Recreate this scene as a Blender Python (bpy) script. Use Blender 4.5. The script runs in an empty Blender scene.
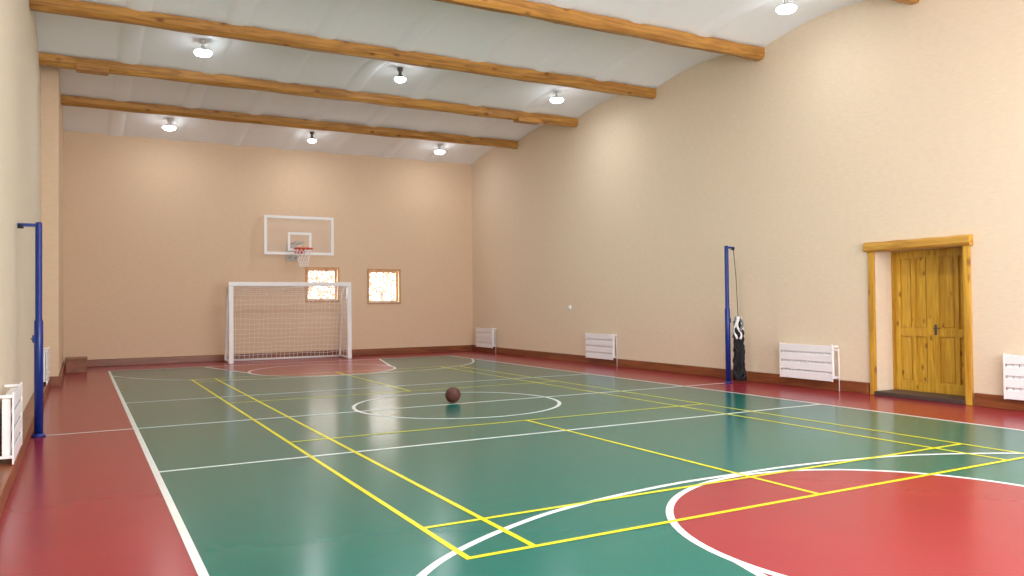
import bpy, bmesh, math, random
import numpy as np
from mathutils import Vector, Matrix
random.seed(4)
S=bpy.context.scene
COL=S.collection
XL,XR,YB,YN=-0.60,10.21,21.1,-1.0
ZB=5.5
BEAMS=[18.33,15.46,12.61,9.75,6.89,4.02,1.15]

# ---------------- materials ----------------
def newmat(name):
    m=bpy.data.materials.new(name); m.use_nodes=True
    return m,m.node_tree,m.node_tree.nodes["Principled BSDF"]
def lin(c): return tuple(((v/255)/12.92 if v/255<=.04045 else ((v/255+.055)/1.055)**2.4) for v in c)+(1,)
def mat(name,rgb,rough=.5,metal=0,var=.12,scale=6,bump=0,bscale=60,spec=.5,coat=0,stretch=(1,1,1)):
    m,nt,b=newmat(name)
    N=nt.nodes
    tc=N.new('ShaderNodeTexCoord'); mp=N.new('ShaderNodeMapping'); mp.inputs['Scale'].default_value=stretch
    nt.links.new(tc.outputs['Object'],mp.inputs[0])
    n=N.new('ShaderNodeTexNoise'); n.inputs['Scale'].default_value=scale; n.inputs['Detail'].default_value=5
    nt.links.new(mp.outputs[0],n.inputs['Vector'])
    r=N.new('ShaderNodeValToRGB'); c=lin(rgb)
    r.color_ramp.elements[0].position=.3; r.color_ramp.elements[1].position=.7
    r.color_ramp.elements[0].color=tuple(v*(1-var) for v in c[:3])+(1,)
    r.color_ramp.elements[1].color=tuple(min(1,v*(1+var)) for v in c[:3])+(1,)
    nt.links.new(n.outputs[0],r.inputs[0]); nt.links.new(r.outputs[0],b.inputs['Base Color'])
    b.inputs['Roughness'].default_value=rough; b.inputs['Metallic'].default_value=metal
    b.inputs['Specular IOR Level'].default_value=spec; b.inputs['Coat Weight'].default_value=coat
    if bump:
        n2=N.new('ShaderNodeTexNoise'); n2.inputs['Scale'].default_value=bscale; n2.inputs['Detail'].default_value=4
        nt.links.new(mp.outputs[0],n2.inputs['Vector'])
        bp=N.new('ShaderNodeBump'); bp.inputs['Strength'].default_value=bump; bp.inputs['Distance'].default_value=.02
        nt.links.new(n2.outputs[0],bp.inputs['Height']); nt.links.new(bp.outputs[0],b.inputs['Normal'])
    return m
def wood(name,c1,c2,axis,rough=.45,knots=True,coat=.2,sc=1.0):
    m,nt,b=newmat(name); N=nt.nodes; L=nt.links
    tc=N.new('ShaderNodeTexCoord'); mp=N.new('ShaderNodeMapping')
    s=[14*sc]*3; s['XYZ'.index(axis)]=1.0*sc; mp.inputs['Scale'].default_value=s
    L.new(tc.outputs['Object'],mp.inputs[0])
    n=N.new('ShaderNodeTexNoise'); n.inputs['Scale'].default_value=1.0; n.inputs['Detail'].default_value=6; n.inputs['Distortion'].default_value=1.2
    L.new(mp.outputs[0],n.inputs['Vector'])
    r=N.new('ShaderNodeValToRGB'); r.color_ramp.elements[0].position=.32; r.color_ramp.elements[1].position=.68
    r.color_ramp.elements[0].color=lin(c2); r.color_ramp.elements[1].color=lin(c1)
    L.new(n.outputs[0],r.inputs[0]); out=r.outputs[0]
    if knots:
        mp2=N.new('ShaderNodeMapping'); s=[5*sc]*3; s['XYZ'.index(axis)]=2.4*sc; mp2.inputs['Scale'].default_value=s
        L.new(tc.outputs['Object'],mp2.inputs[0])
        v=N.new('ShaderNodeTexVoronoi'); v.inputs['Scale'].default_value=1; L.new(mp2.outputs[0],v.inputs['Vector'])
        rr=N.new('ShaderNodeValToRGB'); rr.color_ramp.elements[0].position=.07; rr.color_ramp.elements[1].position=.2
        rr.color_ramp.elements[0].color=(.35,.22,.12,1); rr.color_ramp.elements[1].color=(1,1,1,1)
        L.new(v.outputs['Distance'],rr.inputs[0])
        mx=N.new('ShaderNodeMix'); mx.data_type='RGBA'; mx.blend_type='MULTIPLY'; mx.inputs['Factor'].default_value=.9
        L.new(out,mx.inputs['A']); L.new(rr.outputs[0],mx.inputs['B']); out=mx.outputs['Result']
    L.new(out,b.inputs['Base Color']); b.inputs['Roughness'].default_value=rough; b.inputs['Coat Weight'].default_value=coat
    return m
def emis(name,rgb,s):
    m,nt,b=newmat(name)
    b.inputs['Base Color'].default_value=(.9,.9,.9,1); b.inputs['Emission Color'].default_value=rgb+(1,); b.inputs['Emission Strength'].default_value=s
    return m

M_wall=mat('wall_paint',(229,211,186),.9,var=.03,scale=9,bump=.12,bscale=40,spec=.15,stretch=(1,1,4))
M_wallB=mat('wall_paint_end',(226,199,170),.9,var=.03,scale=9,bump=.12,bscale=40,spec=.15,stretch=(1,1,4))
M_wallL=mat('wall_paint_side',(224,209,188),.9,var=.02,scale=9,bump=.12,bscale=40,spec=.15,stretch=(1,1,4))
M_ceil=mat('ceiling_paint',(246,250,254),.9,var=.012,scale=3,bump=.06,bscale=15,spec=.2)
M_green=mat('green_court_paint',(0,106,96),.19,var=.04,scale=1.5,bump=.008,bscale=40,spec=.36)
M_red=mat('red_court_paint',(150,42,54),.22,var=.03,scale=1.5,bump=.008,bscale=40,spec=.34)
M_wline=mat('white_line_paint',(230,238,238),.3,var=.04,spec=.3)
M_yline=mat('yellow_line_paint',(226,220,14),.3,var=.04,spec=.3)
M_beam=wood('beam_wood',(198,144,68),(144,94,36),'X',coat=.05)
M_pine=wood('pine_wood',(218,174,56),(182,134,34),'Z',.35,coat=.3,sc=1.5)
M_pineF=wood('pine_casing_wood',(218,170,62),(176,124,34),'Z',.4,coat=.2)
M_pineH=wood('pine_wood_across',(212,164,70),(170,118,38),'Y',.5,coat=.0)
M_winw=wood('window_wood',(214,166,116),(182,132,86),'Z',.4,knots=False,sc=2)
M_baseX=wood('skirting_wood_x',(150,86,48),(110,58,30),'X',.4,knots=False,coat=.1)
M_baseY=wood('skirting_wood_y',(150,86,48),(110,58,30),'Y',.4,knots=False,coat=.1)
M_white=mat('white_enamel',(244,244,246),.35,var=.015)
M_net=mat('white_cord',(244,244,244),.8,var=.03)
M_greyn=mat('grey_cord',(120,122,126),.8,var=.2,scale=20)
M_blue=mat('blue_enamel',(14,44,124),.3,var=.06)
M_bluedk=mat('dark_steel',(40,44,56),.4,metal=.6,var=.1)
M_black=mat('black_cord',(26,26,30),.8,var=.3,scale=30)
M_dark=mat('dark_metal',(90,90,90),.45,metal=.3)
M_grey=mat('lamp_grey',(210,214,218),.45,metal=.1)
M_steel=mat('bracket_steel',(190,186,180),.45,metal=.1)
M_ball=mat('ball_leather',(92,44,38),.5,var=.1,scale=40,bump=.3,bscale=260)
M_seam=mat('ball_seam',(20,16,16),.6)
M_orange=mat('orange_enamel',(214,80,34),.4)
M_lens=emis('lamp_lens_glow',(.93,.97,1.0),38)
M_leaf=mat('autumn_leaves',(166,138,108),.8,var=.35,scale=9)
M_thr=mat('threshold_wood',(72,56,52),.5,var=.2)
m,nt,b=newmat('clear_board'); b.inputs['Base Color'].default_value=(.95,.97,1,1); b.inputs['Alpha'].default_value=.06; b.inputs['Roughness'].default_value=.1; M_clear=m
m,nt,b=newmat('window_glass'); b.inputs['Base Color'].default_value=(.95,.97,1,1); b.inputs['Alpha'].default_value=.1; b.inputs['Roughness'].default_value=.05; M_glass=m

# ---------------- mesh builder ----------------
class MB:
    def __init__(s): s.bm=bmesh.new(); s.mats=[]
    def mi(s,m):
        if m not in s.mats: s.mats.append(m)
        return s.mats.index(m)
    def _tag(s,faces,m,smooth=False):
        i=s.mi(m)
        for f in faces: f.material_index=i; f.smooth=smooth
    def box(s,x0,x1,y0,y1,z0,z1,m,bev=0):
        vs=[s.bm.verts.new((x,y,z)) for x in (x0,x1) for y in (y0,y1) for z in (z0,z1)]
        idx=[(0,1,3,2),(4,6,7,5),(0,4,5,1),(2,3,7,6),(0,2,6,4),(1,5,7,3)]
        fs=[s.bm.faces.new([vs[i] for i in q]) for q in idx]
        s._tag(fs,m)
        if bev:
            es=list({e for f in fs for e in f.edges})
            r=bmesh.ops.bevel(s.bm,geom=es,offset=bev,segments=2,affect='EDGES',profile=.6)
            s._tag(r['faces'],m)
        return s
    def quad(s,pts,m):
        f=s.bm.faces.new([s.bm.verts.new(p) for p in pts]); s._tag([f],m)
    def tube(s,pts,r,m,n=8,closed=False,cap=True):
        pts=[Vector(p) for p in pts]; rings=[]
        k=len(pts); prev=None
        for i,p in enumerate(pts):
            if closed: t=(pts[(i+1)%k]-pts[i-1])
            else: t=pts[min(i+1,k-1)]-pts[max(i-1,0)]
            t.normalize()
            if prev is None:
                a=Vector((0,0,1)) if abs(t.z)<.9 else Vector((1,0,0))
                u=t.cross(a).normalized()
            else:
                u=(prev-t*prev.dot(t)).normalized()
            prev=u; v=t.cross(u)
            rr=r[i] if isinstance(r,(list,tuple)) else r
            rings.append([s.bm.verts.new(p+(u*math.cos(2*math.pi*j/n)+v*math.sin(2*math.pi*j/n))*rr) for j in range(n)])
        fs=[]
        for i in range(k if closed else k-1):
            A,B=rings[i],rings[(i+1)%k]
            for j in range(n): fs.append(s.bm.faces.new([A[j],A[(j+1)%n],B[(j+1)%n],B[j]]))
        s._tag(fs,m,n>5)
        if cap and not closed:
            c=[s.bm.faces.new(rings[0][::-1]),s.bm.faces.new(rings[-1])]; s._tag(c,m)
        return s
    def lathe(s,prof,m,n=24,c=(0,0,0),smooth=True):
        rings=[]
        for (r,z) in prof:
            rings.append([s.bm.verts.new((c[0]+max(r,1e-4)*math.cos(2*math.pi*j/n),c[1]+max(r,1e-4)*math.sin(2*math.pi*j/n),c[2]+z)) for j in range(n)])
        fs=[]
        for A,B in zip(rings,rings[1:]):
            for j in range(n): fs.append(s.bm.faces.new([A[j],A[(j+1)%n],B[(j+1)%n],B[j]]))
        s._tag(fs,m,smooth); return s
    def obj(s,name,parent=None,loc=(0,0,0),normals=True):
        if normals: bmesh.ops.recalc_face_normals(s.bm,faces=s.bm.faces[:])
        me=bpy.data.meshes.new(name); s.bm.to_mesh(me); s.bm.free()
        for m in s.mats: me.materials.append(m)
        o=bpy.data.objects.new(name,me); COL.objects.link(o); o.location=loc
        if parent: o.parent=parent
        return o
def empty(name,loc=(0,0,0)):
    o=bpy.data.objects.new(name,None); o.empty_display_size=.2; COL.objects.link(o); o.location=loc; return o
def thing(o,label,cat,group=None):
    o["label"]=label; o["category"]=cat
    if group: o["group"]=group
    return o
def struct(o): o["kind"]="structure"; return o
def dup(o,loc,rot=0,label=None):
    n=o.copy(); COL.objects.link(n); n.location=loc; n.rotation_euler=(0,0,rot)
    if label: n["label"]=label
    for c in list(o.children):
        d=c.copy(); COL.objects.link(d); d.parent=n
        for g in list(c.children):
            e=g.copy(); COL.objects.link(e); e.parent=d
    return n

# ---------------- floor ----------------
CX=4.62; CY=10.07
SL,SR=0.565,8.70; EN=0.75; EF=2*CY-EN
F=MB()
F.box(XL-.3,XR+1.2,YN-.3,YB+.3,-.12,0,M_red)
F.quad([(SL,EN,.001),(SR,EN,.001),(SR,EF,.001),(SL,EF,.001)],M_green)
def arcpts(cx,cy,r,a0,a1,n=64): return [(cx+r*math.cos(a0+(a1-a0)*i/n),cy+r*math.sin(a0+(a1-a0)*i/n)) for i in range(n+1)]
FR=1.53; FY=3.17
def mir(p): return [(x,2*CY-y) for x,y in p]
for side in (0,1):
    poly=[(CX+2.1,EN)]+arcpts(CX,FY,FR,0,math.pi,48)+[(CX-2.1,EN)]
    if side: poly=mir(poly)
    F.quad([(x,y,.0018) for x,y in poly],M_red)
def strip(pts,w,m,z,closed=False):
    P=[Vector(p) for p in pts]; k=len(P); a=[];b_=[]
    for i,p in enumerate(P):
        if closed: t=P[(i+1)%k]-P[i-1]
        else: t=P[min(i+1,k-1)]-P[max(i-1,0)]
        t.normalize(); nrm=Vector((-t.y,t.x))
        q=p+nrm*w/2; r=p-nrm*w/2
        a.append(F.bm.verts.new((q.x,q.y,z))); b_.append(F.bm.verts.new((r.x,r.y,z)))
    fs=[]
    for i in range(k if closed else k-1):
        j=(i+1)%k; fs.append(F.bm.faces.new([a[i],a[j],b_[j],b_[i]]))
    F._tag(fs,m)
W=.05
def wl(p,q,z=.0026,w=W): strip([p,q],w,M_wline,z)
def yl(p,q,z=.0034,w=.04): strip([p,q],w,M_yline,z)
wl((SL,EN),(SL,EF)); wl((SR,EN),(SR,EF),.0026); wl((SL,EF),(SR,EF),.0028); wl((SL,EN),(SR,EN),.0028)
wl((SL,7.33),(SR,7.33),.0028); wl((SL,12.81),(SR,12.81),.0028)
wl((XL+.17,CY),(9.66,CY),.0028)
strip(arcpts(CX,CY,1.42,0,2*math.pi,96)[:-1],W,M_wline,.003,True)
for side in (0,1):
    f=mir if side else (lambda p:p)
    strip(f(arcpts(CX,FY,FR,0,2*math.pi,96)[:-1]),W,M_wline,.0030,True)
    strip(f([(CX-FR,FY),(CX-2.1,EN)]),W,M_wline,.0029); strip(f([(CX+FR,FY),(CX+2.1,EN)]),W,M_wline,.0029)
    xs=np.array([-4.05,-3.6,-3.1,-2.65,-2.0,-1.4,-.7,0]); ys=np.array([2.15,3.15,3.80,4.16,4.48,4.64,4.74,4.77])
    tt=np.linspace(0,1,60)
    def cr(v,u):
        n=len(v)-1; k=min(int(u*n),n-1); s=u*n-k
        p0=v[max(k-1,0)] if k>0 else 2*v[0]-v[1]; p1=v[k]; p2=v[k+1]
        p3=v[k+2] if k+2<=n else (v[n-1])
        return .5*((2*p1)+(-p0+p2)*s+(2*p0-5*p1+4*p2-p3)*s*s+(-p0+3*p1-3*p2+p3)*s**3)
    left=[(cr(xs,u),cr(ys,u)) for u in tt]
    pts=[(CX+x,y) for x,y in left if x<-.35]+[(CX-x,y) for x,y in left[::-1] if x<-.35]
    strip(f(pts),W,M_wline,.0032)
YX=[1.87,2.29,7.0,7.42]
for x in YX: yl((x,3.93),(x,2*CY-3.93))
for s in (0,1):
    g=(lambda y:2*CY-y) if s else (lambda y:y)
    yl((YX[0],g(3.95)),(YX[3],g(3.95)),.0038); yl((YX[0],g(4.62)),(YX[3],g(4.62)),.0038); yl((YX[0],g(8.2)),(YX[3],g(8.2)),.0038)
    yl((4.66,g(8.2)),(4.66,g(3.95)),.0036)
floor=struct(F.obj('floor',normals=False))
bm=bmesh.new(); bm.from_mesh(floor.data)
for f_ in bm.faces:
    if f_.calc_center_median().z>0.0005 and f_.normal.z<0: f_.normal_flip()
bm.to_mesh(floor.data); bm.free()

# ---------------- walls ----------------
DY0,DY1,DZ=6.27,7.60,2.10
DD=.48
w=MB(); T=.7
HT=6.0
w.box(XR,XR+T,YN-.2,DY0,0,HT,M_wall); w.box(XR,XR+T,DY1,YB+.2,0,HT,M_wall); w.box(XR,XR+T,DY0,DY1,DZ,HT,M_wall)
struct(w.obj('wall_right'))
WIN=[(5.32,6.14,1.52,2.36),(7.02,7.90,1.45,2.33)]
w=MB(); T=.3
xs=[XL-.3,WIN[0][0],WIN[0][1],WIN[1][0],WIN[1][1],XR]
for i in range(5):
    if i in (1,3):
        q=WIN[0] if i==1 else WIN[1]
        w.box(xs[i],xs[i+1],YB,YB+T,0,q[2],M_wallB); w.box(xs[i],xs[i+1],YB,YB+T,q[3],HT,M_wallB)
    else: w.box(xs[i],xs[i+1],YB,YB+T,0,HT,M_wallB)
struct(w.obj('wall_back'))
w=MB(); w.box(XL-.3,XL,YN-.2,YB,0,HT,M_wallL); struct(w.obj('wall_left'))
w=MB(); w.box(XL,-.33,16.4,YB,0,HT,M_wallB); struct(w.obj('wall_corner'))
w=MB()
FILL_WIN=(.6,9.2,.9,4.5)  # opening added in the unseen wall behind the camera, for fill light
w.box(XL-.3,FILL_WIN[0],YN-.3,YN,0,HT,M_wall); w.box(FILL_WIN[1],XR+.3,YN-.3,YN,0,HT,M_wall)
w.box(FILL_WIN[0],FILL_WIN[1],YN-.3,YN,0,FILL_WIN[2],M_wall); w.box(FILL_WIN[0],FILL_WIN[1],YN-.3,YN,FILL_WIN[3],HT,M_wall)
struct(w.obj('wall_front'))
E=struct(empty('window_3',((FILL_WIN[0]+FILL_WIN[1])/2,YN-.15,(FILL_WIN[2]+FILL_WIN[3])/2)))  # made-up window, out of view, lets in broad daylight fill
q=MB(); hw=(FILL_WIN[1]-FILL_WIN[0])/2; hh=(FILL_WIN[3]-FILL_WIN[2])/2
for k in range(6):
    x=-hw+2*hw*k/5; x=min(max(x,-hw+.04),hw-.04); q.box(x-.04,x+.04,-.03,.03,-hh,hh,M_white)
for z in (-hh+.04,hh-.04): q.box(-hw,hw,-.029,.029,z-.04,z+.04,M_white)
q.obj('sash',E)
def portal(x0,x1,z0,z1,y,rx):
    l=bpy.data.lights.new('window_portal','AREA'); l.shape='RECTANGLE'; l.size=x1-x0; l.size_y=z1-z0; l.cycles.is_portal=True
    o=bpy.data.objects.new('window_portal',l); COL.objects.link(o); o.location=((x0+x1)/2,y,(z0+z1)/2); o.rotation_euler=(math.radians(rx),0,0)
portal(*FILL_WIN,YN-.28,90)  # world light through the added fill opening
for q_ in WIN: portal(*q_,YB+.25,-90)

# ceiling: shallow vaults between beams, with broad soft ribs
edges=[YN]+BEAMS[::-1]+[YB]
prof=[]
def cz(t): return 5.68+.18*math.sin(math.pi*t)**.9
for i in range(len(edges)-1):
    y0,y1=edges[i],edges[i+1]; K=14
    for k in range(K):
        t=k/K; z=cz(t)
        if i==len(edges)-2: z=5.68+.14*math.sin(math.pi*t)**.9-.16*t
        prof.append((y0+(y1-y0)*t,z))
prof.append((YB,5.52))
c=MB()
x0,x1=XL,XR
lo=[(c.bm.verts.new((x0,y,z)),c.bm.verts.new((x1,y,z))) for y,z in prof]
hi=[(c.bm.verts.new((x0,y,6.1)),c.bm.verts.new((x1,y,6.1))) for y,z in prof]
for i in range(len(prof)-1):
    f1=c.bm.faces.new([lo[i][0],lo[i+1][0],lo[i+1][1],lo[i][1]])
    f2=c.bm.faces.new([hi[i][0],hi[i][1],hi[i+1][1],hi[i+1][0]])
    c._tag([f1],M_ceil,True); c._tag([f2],M_ceil)
nr=8
for k in range(1,nr):
    xc=XL+(XR-XL)*k/nr
    A=[[c.bm.verts.new((xc+dx,y,z+dz)) for dx,dz in ((-.2,.01),(-.13,-.018),(-.07,-.030),(.07,-.030),(.13,-.018),(.2,.01))] for y,z in prof]
    ff=[]
    for i in range(len(A)-1):
        for j in range(5): ff.append(c.bm.faces.new([A[i][j],A[i][j+1],A[i+1][j+1],A[i+1][j]]))
    c._tag(ff,M_ceil,True)
struct(c.obj('ceiling'))

# ---------------- beams ----------------
for bi,y in enumerate(BEAMS):
    b_=MB(); x0=XL if y<16.4 else -.33; n=40; rings=[]
    for i in range(n+1):
        x=x0+.003+(XR-x0-.006)*i/n; wob=.010*math.sin(i*1.7+bi)+.006*random.uniform(-1,1)
        hw=.095+wob; zb=ZB+.006*math.sin(i*.9+bi*2); zt=5.685
        cs=[(-hw,zt),(-hw,zb+.05),(-hw+.045,zb),(hw-.045,zb),(hw,zb+.05),(hw,zt)]
        rings.append([b_.bm.verts.new((x,y+dy,z)) for dy,z in cs])
    fs=[]
    for A,B in zip(rings,rings[1:]):
        for j in range(6): fs.append(b_.bm.faces.new([A[j],A[(j+1)%6],B[(j+1)%6],B[j]]))
    fs.append(b_.bm.faces.new(rings[0])); fs.append(b_.bm.faces.new(rings[-1]))
    b_._tag(fs,M_beam)
    o=b_.obj('ceiling_beam')
    thing(o,"honey-brown timber beam spanning the white gym ceiling","beam","timber ceiling beams")
    if bi==1:
        o["label"]="honey-brown timber ceiling beam with nailed splice boards"
        for xa,xb in ((-.05,.45),(8.6,9.2)):
            q=MB(); q.box(xa,xb,y-.12,y+.12,ZB-.03,ZB+.07,M_beam,.008); q.obj('splice_board',o)

# ---------------- baseboards ----------------
H=.17
w=MB(); w.box(-.33+.05,XR-.05,YB-.05,YB,0,H,M_baseX,.01); struct(w.obj('baseboard_back'))
w=MB()
w.box(XR-.05,XR,YN,DY0-.12,0,H,M_baseY,.01); w.box(XR-.05,XR,DY1+.12,YB,0,H,M_baseY,.01); struct(w.obj('baseboard_right'))
w=MB(); w.box(XL,XL+.14,YN,16.34,0,.15,M_baseY,.01); w.box(-.33,-.28,16.4,YB-.05,0,H,M_baseY,.01); w.box(XL,-.28,16.34,16.4,0,H,M_baseY,.005); struct(w.obj('baseboard_left'))
w=MB(); w.box(XL+.14,XR-.05,YN,YN+.05,0,H,M_baseX,.01); struct(w.obj('baseboard_front'))

# ---------------- door ----------------
D=struct(empty('door_1',(XR+DD-.05,(DY0+DY1)/2,0)))
px,py=D.location.x,D.location.y
def leaf(y0,y1):
    q=MB(); x=-.03
    st=.09; top=2.09; bt=.062
    q.box(x+.03,x+.045,y0,y1,bt,top,M_pine)
    q.box(x,x+.05,y0,y0+st,bt,top,M_pine,.004); q.box(x,x+.05,y1-st,y1,bt,top,M_pine,.004)
    ym=(y0+y1)/2
    rails=((bt,.20),(.86,.97),(top-.1,top))
    for z0,z1 in rails: q.box(x+.001,x+.05,y0+st-.004,y1-st+.004,z0,z1,M_pine,.004)
    for (a_,b_),(c_,d_) in zip(rails,rails[1:]):
        q.box(x+.002,x+.045,ym-.03,ym+.03,b_-.004,c_+.004,M_pine,.004)
        for u,v in ((y0+st,ym-.03),(ym+.03,y1-st)):
            q.box(x+.018,x+.04,u+.02,v-.02,b_+.02,c_-.02,M_pine,.008)
    return q
a,b2=DY0-py,DY1-py
q=leaf(a+.02,.05-.001); lf=q.obj('door_leaf',D)
q=leaf(.052,b2-.02); q.obj('door_leaf',D)
q=MB(); q.tube([(-.03,.01,.98),(-.075,.01,.98)],.009,M_dark); q.tube([(-.072,.01,.98),(-.072,-.08,.98)],.008,M_dark); q.box(-.036,-.03,-.008,.028,.88,1.03,M_dark,.002); h_=q.obj('handle',lf); h_['label']='small dark metal lever handle'
q=MB(); q.box(-.07,.05,b2-.02,b2,.0,DZ,M_pineF); q.box(-.07,.05,a,a+.02,.0,DZ,M_pineF); q.box(-.07,.05,a,b2,2.09,DZ,M_pineH); q.obj('door_frame',D)
fx0,fx1=XR-px-.045,XR-px
for y0,y1 in ((a-.09,a),(b2,b2+.09)):
    q=MB(); q.box(fx0,fx1,y0,y1,0,2.09,M_pineF,.012); q.obj('casing',D)
q=MB()
n=24; rings=[]
for i in range(n+1):
    y=a-.125+(b2-a+.25)*i/n; ww=.0015*math.sin(i*.9)
    cs=[(fx1,2.085+ww),(fx0-.03,2.09+ww),(fx0-.055,2.12+ww),(fx0-.055,2.19+ww*2),(fx0-.03,2.225+ww*2),(fx1,2.23+ww*2)]
    rings.append([q.bm.verts.new((X,y,Z)) for X,Z in cs])
fs=[]
for A,B in zip(rings,rings[1:]):
    for j in range(6): fs.append(q.bm.faces.new([A[j],A[(j+1)%6],B[(j+1)%6],B[j]]))
fs+= [q.bm.faces.new(rings[0]),q.bm.faces.new(rings[-1])]; q._tag(fs,M_pineH); q.obj('lintel',D)
q=MB(); q.box(fx0-.03,.09,a-.0,b2+.0,0.001,.062,M_thr,.008); q.obj('threshold',D)

# ---------------- windows ----------------
for i,(a0,a1,z0,z1) in enumerate(WIN):
    cx=(a0+a1)/2; cz_=(z0+z1)/2; hw=(a1-a0)/2; hh=(z1-z0)/2
    E=struct(empty(f'window_{i+1}',(cx,YB+.12,cz_)))
    q=MB(); t=.05
    q.box(-hw,-hw+t,-.03,.03,-hh,hh,M_winw,.005); q.box(hw-t,hw,-.03,.03,-hh,hh,M_winw,.005)
    q.box(-hw+t,hw-t,-.03,.03,-hh,-hh+t,M_winw,.005); q.box(-hw+t,hw-t,-.03,.03,hh-t,hh,M_winw,.005)
    q.obj('sash',E)
    q=MB(); q.box(-hw+t,hw-t,-.004,.004,-hh+t,hh-t,M_glass); q.obj('glass',E)
    q=MB(); c_=.05; y0,y1=-.14,-.12
    q.box(-hw-c_,-hw,y0,y1,-hh-c_,hh+c_,M_winw); q.box(hw,hw+c_,y0,y1,-hh-c_,hh+c_,M_winw)
    q.box(-hw,hw,y0,y1,-hh-c_,-hh,M_winw); q.box(-hw,hw,y0,y1,hh,hh+c_,M_winw); q.obj('casing',E)
    q=MB(); q.box(-hw,hw,-.15,-.03,-hh-.001,-hh+.02,M_white); q.obj('sill',E)
q=MB()
rnd=random.Random(2)
for k in range(7000):
    p=Vector((rnd.uniform(5,11.5),YB+3.4+rnd.uniform(-.6,.6),rnd.uniform(1.0,3.0)))
    r=rnd.uniform(.025,.06); u=Vector((rnd.uniform(-1,1),rnd.uniform(-1,1),rnd.uniform(-1,1))).normalized(); v=u.orthogonal().normalized()
    q.quad([p+u*r*1.5,p+v*r,p-u*r*1.5,p-v*r],M_leaf)
for x in (5.5,7,8.5,10): q.tube([(x,YB+3.4,-.12),(x+.1,YB+3.4,1.8)],.03,M_dark)
o=q.obj('hedge',normals=False); thing(o,"orange autumn foliage outside the small windows","hedge"); o["kind"]="stuff"

# ---------------- radiators ----------------
def radiator(length):
    E=empty('radiator'); n=int(length/.07); L2=length/2
    q=MB()
    for i in range(n):
        y=-L2+length*(i+.5)/n
        q.box(-.115,-.055,y-.034,y+.034,.19,.66,M_white,.006)
    for z in (.215,.625): q.tube([(-.085,-L2,z),(-.085,L2,z)],.02,M_white)
    q.obj('radiator_body',E)
    q=MB()
    for z in (.20,.345,.49,.635): q.box(-.138,-.126,-L2-.015,L2+.015,z-.055,z+.055,M_white,.006)
    for y in (-L2-.02,L2+.02):
        q.box(-.14,-.126,y-.010,y+.010,.14,.71,M_white,.003)
        for z in (.2,.68): q.box(-.135,-.001,y-.006,y+.006,z-.012,z+.012,M_white)
    for z in (.2,.64): q.box(-.13,-.124,-L2-.02,L2+.02,z-.01,z+.01,M_white)
    q.obj('guard_grille',E)
    q=MB()
    for z in (.215,.625): q.tube([(-.07,-L2+.01,z),(-.07,-L2-.09,z)],.009,M_white,8)
    q.tube([(-.07,-L2-.09,.0),(-.07,-L2-.09,.65)],.008,M_white,8)
    q.obj('pipe',E)
    return thing(E,"white sectional radiator behind a slatted guard","radiator","white wall radiators")
R=radiator(.98); R.location=(XR-.004,8.78,0); R["label"]="white sectional radiator with slatted guard beside the pine door"
dup(R,(XR-.004,14.45,0),0,"white sectional radiator with slatted guard along the peach wall")
dup(R,(XR-.004,20.1,0),0,"white sectional radiator with slatted guard near the room corner")
dup(R,(XR-.004,5.2,0),0,"white sectional radiator with slatted guard beside the door frame")
dup(R,(XL+.004,7.95,.02),math.pi,"white sectional radiator with slatted guard on the pale wall")
dup(R,(XL+.004,15.3,.02),math.pi,"white sectional radiator with slatted guard by the wall corner")

# ---------------- volleyball posts ----------------
def vpost(arm,label):
    E=empty('volleyball_post')
    q=MB(); q.lathe([(0,0),(.07,0),(.07,.012),(.055,.02),(.05,.03)],M_blue); q.obj('base_plate',E)
    q=MB(); q.lathe([(.0,.02),(.044,.02),(.044,1.25),(.034,1.27),(.034,2.31),(.03,2.33),(.0,2.33)],M_blue); q.obj('pole',E)
    q=MB(); q.box(min(0,arm),max(0,arm),-.018,.018,2.28,2.315,M_blue,.004); q.lathe([(0,-.02),(.03,-.02),(.03,.02),(0,.02)],M_bluedk,c=(arm*.85,0,2.28)); q.obj('net_arm',E)
    q=MB(); s=1 if arm>0 else -1; q.box(s*.03,s*.06,-.025,.025,1.02,1.10,M_blue,.006); q.tube([(s*.05,0,1.06),(s*.075,0,1.06)],.007,M_bluedk); q.obj('winch',E)
    return thing(E,label,"post")
p=vpost(-.2,"blue steel volleyball post standing beside the pale wall"); p.location=(-.39,CY-.02,.003)
p=vpost(.17,"blue steel volleyball post with rolled net beside it"); p.location=(9.66,CY-.02,.003)
E=empty('rolled_net',(9.88,CY-.05,.0))
q=MB(); rnd=random.Random(5)
for k in range(28):
    r=.02+.065*rnd.random(); a=k*2.4; ph=rnd.random()*6; top=.8+.22*rnd.random()
    pts=[(r*math.cos(a+.8*math.sin(i+ph))*(1.1-.03*i)+.010*math.sin(i*2+ph),r*math.sin(a+.8*math.sin(i+ph))*(1.1-.03*i),.04+(top)*i/12) for i in range(13)]
    q.tube(pts,[.024+.009*math.sin(i*1.3+ph) for i in range(13)],M_black,6)
q.obj('net_folds',E)
q=MB()
for k in range(8):
    a=k*.8; ph=rnd.random()*6; z0=.72+.15*rnd.random()
    pts=[((.09-.006*i)*math.cos(a+.5*math.sin(i*.8+ph)),(.09-.006*i)*math.sin(a+.5*math.sin(i*.8+ph)),z0+(1.12-z0)*i/8) for i in range(9)]
    q.tube(pts,.02,M_greyn if k%3==0 else M_net,6)
q.obj('white_tape',E)
q=MB(); q.tube([(-.06,.03,2.27),(-.02,.02,1.8),(.0,0,1.05)],.006,M_black,5); q.obj('rope',E)
thing(E,"black volleyball net with white tape, rolled up beside the post","net")

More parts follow.
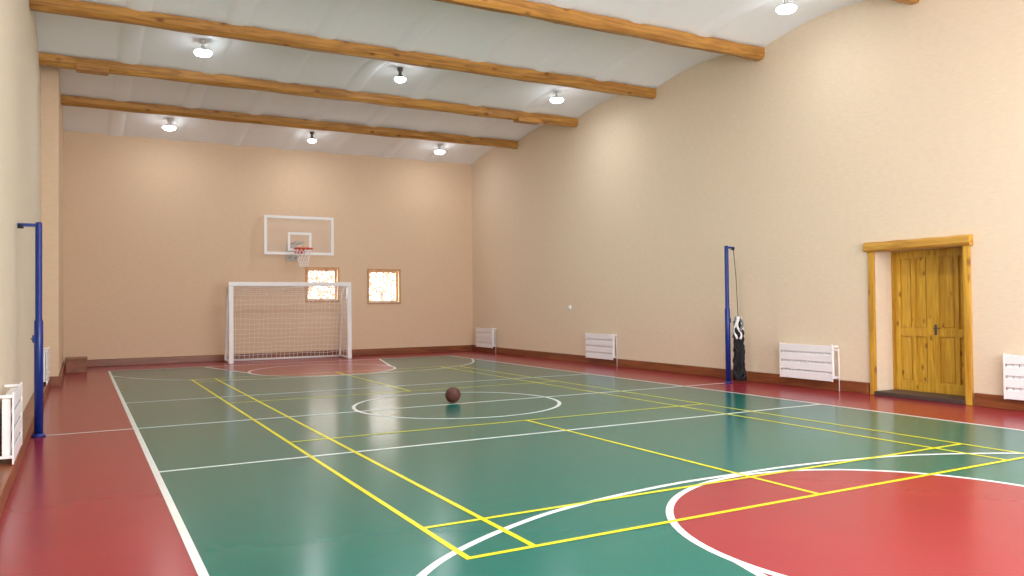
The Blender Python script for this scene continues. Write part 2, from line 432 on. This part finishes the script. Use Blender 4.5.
# ---------------- goal ----------------
gx0,gx1,gy,gd=3.20,6.12,20.0,.85
GH=1.92
G=empty('football_goal',((gx0+gx1)/2,gy,.004))
ox=(gx1-gx0)/2
for s in (-1,1):
    q=MB(); q.box(s*ox-.055,s*ox+.055,-.05,.05,0,GH-.05,M_white,.012); q.obj('goal_post',G)
q=MB(); q.box(-ox-.055,ox+.055,-.05,.05,GH-.05,GH+.05,M_white,.012); q.obj('crossbar',G)
q=MB()
for s in (-1,1):
    q.tube([(s*ox,.03,GH-.03),(s*ox,.40,GH-.07),(s*ox,.55,GH-.25),(s*ox,gd,.03),(s*ox,gd,.02)],.026,M_white)
    q.tube([(s*ox,.03,.027),(s*ox,gd,.027)],.026,M_white)
q.tube([(-ox,gd,.027),(ox,gd,.027)],.026,M_white)
q.obj('back_frame',G)
q=MB(); r=.004; back=[(.03,GH-.05),(.38,GH-.1),(.53,GH-.27),(.60,1.25),(.68,.8),(.76,.4),(.82,.04)]
def bk(t):
    k=min(int(t*6),5); s=t*6-k; return (back[k][0]*(1-s)+back[k+1][0]*s, back[k][1]*(1-s)+back[k+1][1]*s)
nx=26
for i in range(nx+1):
    x=-ox+2*ox*i/nx; q.tube([(x+.012*math.sin(i*1.9+j),bk(j/12)[0]+.02*math.sin(i+j),bk(j/12)[1]) for j in range(13)],r,M_net,4,cap=False)
for j in range(1,21):
    y,z=bk(j/21); q.tube([(-ox+2*ox*i/15,y+.02*math.sin(i*2+j*.5),z+.012*math.sin(i*1.3+j)) for i in range(16)],r,M_net,4,cap=False)
for s in (-1,1):
    for j in range(1,14):
        z=.04+(GH-.12)*j/14; ymax=np.interp(z,[b[1] for b in back[::-1]],[b[0] for b in back[::-1]])
        q.tube([(s*ox,.04,z),(s*ox,ymax,z)],r,M_net,4,cap=False)
    for k in range(1,6):
        y=.13*k; zm=np.interp(y,[b[0] for b in back],[b[1] for b in back]); q.tube([(s*ox,y,.03),(s*ox,y,zm)],r,M_net,4,cap=False)
o=q.obj('goal_net',G,normals=False)
thing(G,"white metal futsal goal with white net against the back wall","goal")

# ---------------- basketball hoop ----------------
bx,by=4.92,20.25
B=empty('basketball_hoop',(bx,by,2.68))
q=MB(); q.box(-.85,.85,-.006,.006,.02,.97,M_clear); q.obj('backboard',B)
q=MB(); t=.065
q.box(-.88,.88,-.02,.02,0,t,M_white); q.box(-.88,.88,-.02,.02,.98-t,.98,M_white); q.box(-.88,-.88+t,-.02,.02,t,.98-t,M_white); q.box(.88-t,.88,-.02,.02,t,.98-t,M_white)
q.obj('backboard_frame',B)
q=MB(); q.box(-.3,.3,-.016,-.006,.10,.16,M_white); q.box(-.3,.3,-.016,-.006,.51,.57,M_white); q.box(-.3,-.24,-.016,-.006,.16,.51,M_white); q.box(.24,.3,-.016,-.006,.16,.51,M_white); q.obj('target_square',B)
q=MB(); q.tube([(.225*math.cos(a),-.40+.225*math.sin(a),.13) for a in np.linspace(0,2*math.pi,33)[:-1]],.018,M_orange,8,closed=True)
q.box(-.13,.13,-.03,-.017,.03,.16,M_orange,.004); q.box(-.08,-.05,-.20,-.02,.11,.13,M_orange); q.box(.05,.08,-.20,-.02,.11,.13,M_orange); q.obj('rim',B)
q=MB()
for k in range(12):
    for d in (1,-1):
        pts=[]
        for j in range(6):
            a=2*math.pi*(k+d*j*.5)/12; rr=.22-.12*(j/5)**.7; pts.append((rr*math.cos(a),-.40+rr*math.sin(a),.12-.44*j/5))
        q.tube(pts,.005,M_net,4,cap=False)
q.obj('hoop_net',B,normals=False)
q=MB()
for x in (-.10,.10):
    q.box(x-.015,x+.015,.03,YB-by-.001,.30,.33,M_steel)
    q.tube([(x,.03,.08),(x,YB-by-.005,-.05)],.014,M_steel)
    q.box(x-.015,x+.015,.012,.035,.05,.36,M_steel)
q.box(-.12,.12,.012,.03,.05,.09,M_steel); q.box(-.12,.12,.012,.03,.30,.34,M_steel)
q.box(-.14,.14,YB-by-.02,YB-by-.001,-.12,.36,M_steel)
q.obj('wall_bracket',B)
thing(B,"clear basketball backboard with white frame and orange rim on the wall","basketball hoop")

# ---------------- ball ----------------
q=MB(); R_=.108
bmesh.ops.create_uvsphere(q.bm,u_segments=32,v_segments=20,radius=R_); q._tag(q.bm.faces[:],M_ball,True)
def gc(f_): q.tube([f_(t) for t in np.linspace(0,2*math.pi,49)[:-1]],.0025,M_seam,5,closed=True)
gc(lambda t:(R_*math.cos(t),R_*math.sin(t),0)); gc(lambda t:(0,R_*math.cos(t),R_*math.sin(t)))
for s in (-1,1):
    def f_(t,s=s):
        v=Vector((s*(.55+.28*math.cos(2*t)),math.cos(t)*.8,math.sin(t)*.8)).normalized()*R_; return tuple(v)
    gc(f_)
o=q.obj('basketball',loc=(4.61,10.2,R_+.0035)); o.rotation_euler=(.5,.4,.7)
thing(o,"dark reddish-brown basketball resting on the centre circle","ball")

# ---------------- lamps ----------------
def lamp(r,lens,en,hm):
    E=empty('ceiling_lamp')
    q=MB(); q.lathe([(0,0),(.05,0),(.05,-.05),(.03,-.06),(.03,-.13),(r*.6,-.15),(r-.01,-.175),(r,-.19),(r-.01,-.195),(0,-.195)],hm,24); q.obj('lamp_housing',E)
    q=MB(); q.lathe([(r-.008,-.195),(r+.004,-.21),(r*.85,-.245),(r*.45,-.265),(0,-.27)],lens,24); q.obj('lamp_lens',E)
    l=bpy.data.lights.new('lamp_light','AREA'); l.shape='DISK'; l.size=r*1.6; l.energy=en; l.color=(.97,.985,1.0)
    lo_=bpy.data.objects.new('lamp_light',l); COL.objects.link(lo_); lo_.parent=E; lo_.location=(0,0,-.28)
    return thing(E,"round ceiling lamp with a bright white glowing lens","lamp","round ceiling lamps")
def camM():
    yaw,pitch,roll=.5003,.0187,-.0106
    cy,sy=math.cos(yaw),math.sin(yaw); cp,sp=math.cos(pitch),math.sin(pitch)
    Fw=Vector((sy*cp,cy*cp,sp)); r=Vector((cy,-sy,0)); u=r.cross(Fw)
    cr_,sr=math.cos(roll),math.sin(roll)
    return r*cr_+u*sr, -r*sr+u*cr_, Fw
base=None; base2=None
def ceilz(y):
    return float(np.interp(y,[p[0] for p in prof],[p[1] for p in prof]))
def setlight(o,e):
    for ch in o.children:
        if ch.type=='LIGHT': ch.data=ch.data.copy(); ch.data.energy=e
for row,y in enumerate([19.75,14.05,8.12,2.6]):
    for k,x in enumerate([1.82,5.28,8.75]):
        if k==1: x=5.12 if row==0 else 5.32
        if k==2: x=8.6 if row==0 else (8.8 if row==1 else 9.05)
        loc=(x,y,ceilz(y)-.002)
        if k==1:
            if base2 is None: base2=lamp(.105,M_lens,85,M_dark); o=base2; o.location=loc
            else: o=dup(base2,loc)
            o["label"]="small round ceiling lamp with dark housing, lit white"
            setlight(o,14 if row==0 else 85)
        else:
            if base is None: base=lamp(.14,M_lens,20,M_grey); o=base; o.location=loc
            else: o=dup(base,loc)
            setlight(o,[10,20 if k==2 else 26,6,20][row])

# ---------------- small things ----------------
q=MB(); q.box(-.04,-.001,-.045,.045,-.045,.045,M_white,.006); q.box(-.05,-.04,-.018,.018,-.03,.03,M_white,.003)
o=q.obj('light_switch',loc=(XR,15.8,1.28)); thing(o,"small white switch box on the peach wall","switch")
E=empty('wooden_box',(-.06,19.6,.001))
q=MB(); q.box(-.2,.2,-.35,.35,0,.28,M_baseY,.01); q.obj('box_body',E)
q=MB(); q.box(-.21,.21,-.37,.37,.28,.31,M_baseY,.006); q.obj('box_lid',E)
thing(E,"low reddish-brown wooden box in the room corner","box")

# ---------------- world & camera ----------------
wd=bpy.data.worlds.new('World'); S.world=wd; wd.use_nodes=True
bg=wd.node_tree.nodes['Background']; bg.inputs[0].default_value=(.98,.98,1,1); bg.inputs[1].default_value=10.5
cam=bpy.data.cameras.new('Camera'); co=bpy.data.objects.new('Camera',cam); COL.objects.link(co)
cam.sensor_width=36; cam.lens=791.3/1024*36; cam.clip_start=.05
r,u,Fw=camM()
co.matrix_world=Matrix(((r.x,u.x,-Fw.x,0),(r.y,u.y,-Fw.y,0),(r.z,u.z,-Fw.z,1.4),(0,0,0,1)))
S.camera=co
S.view_settings.view_transform='Standard'
bpy.context.view_layer.update()
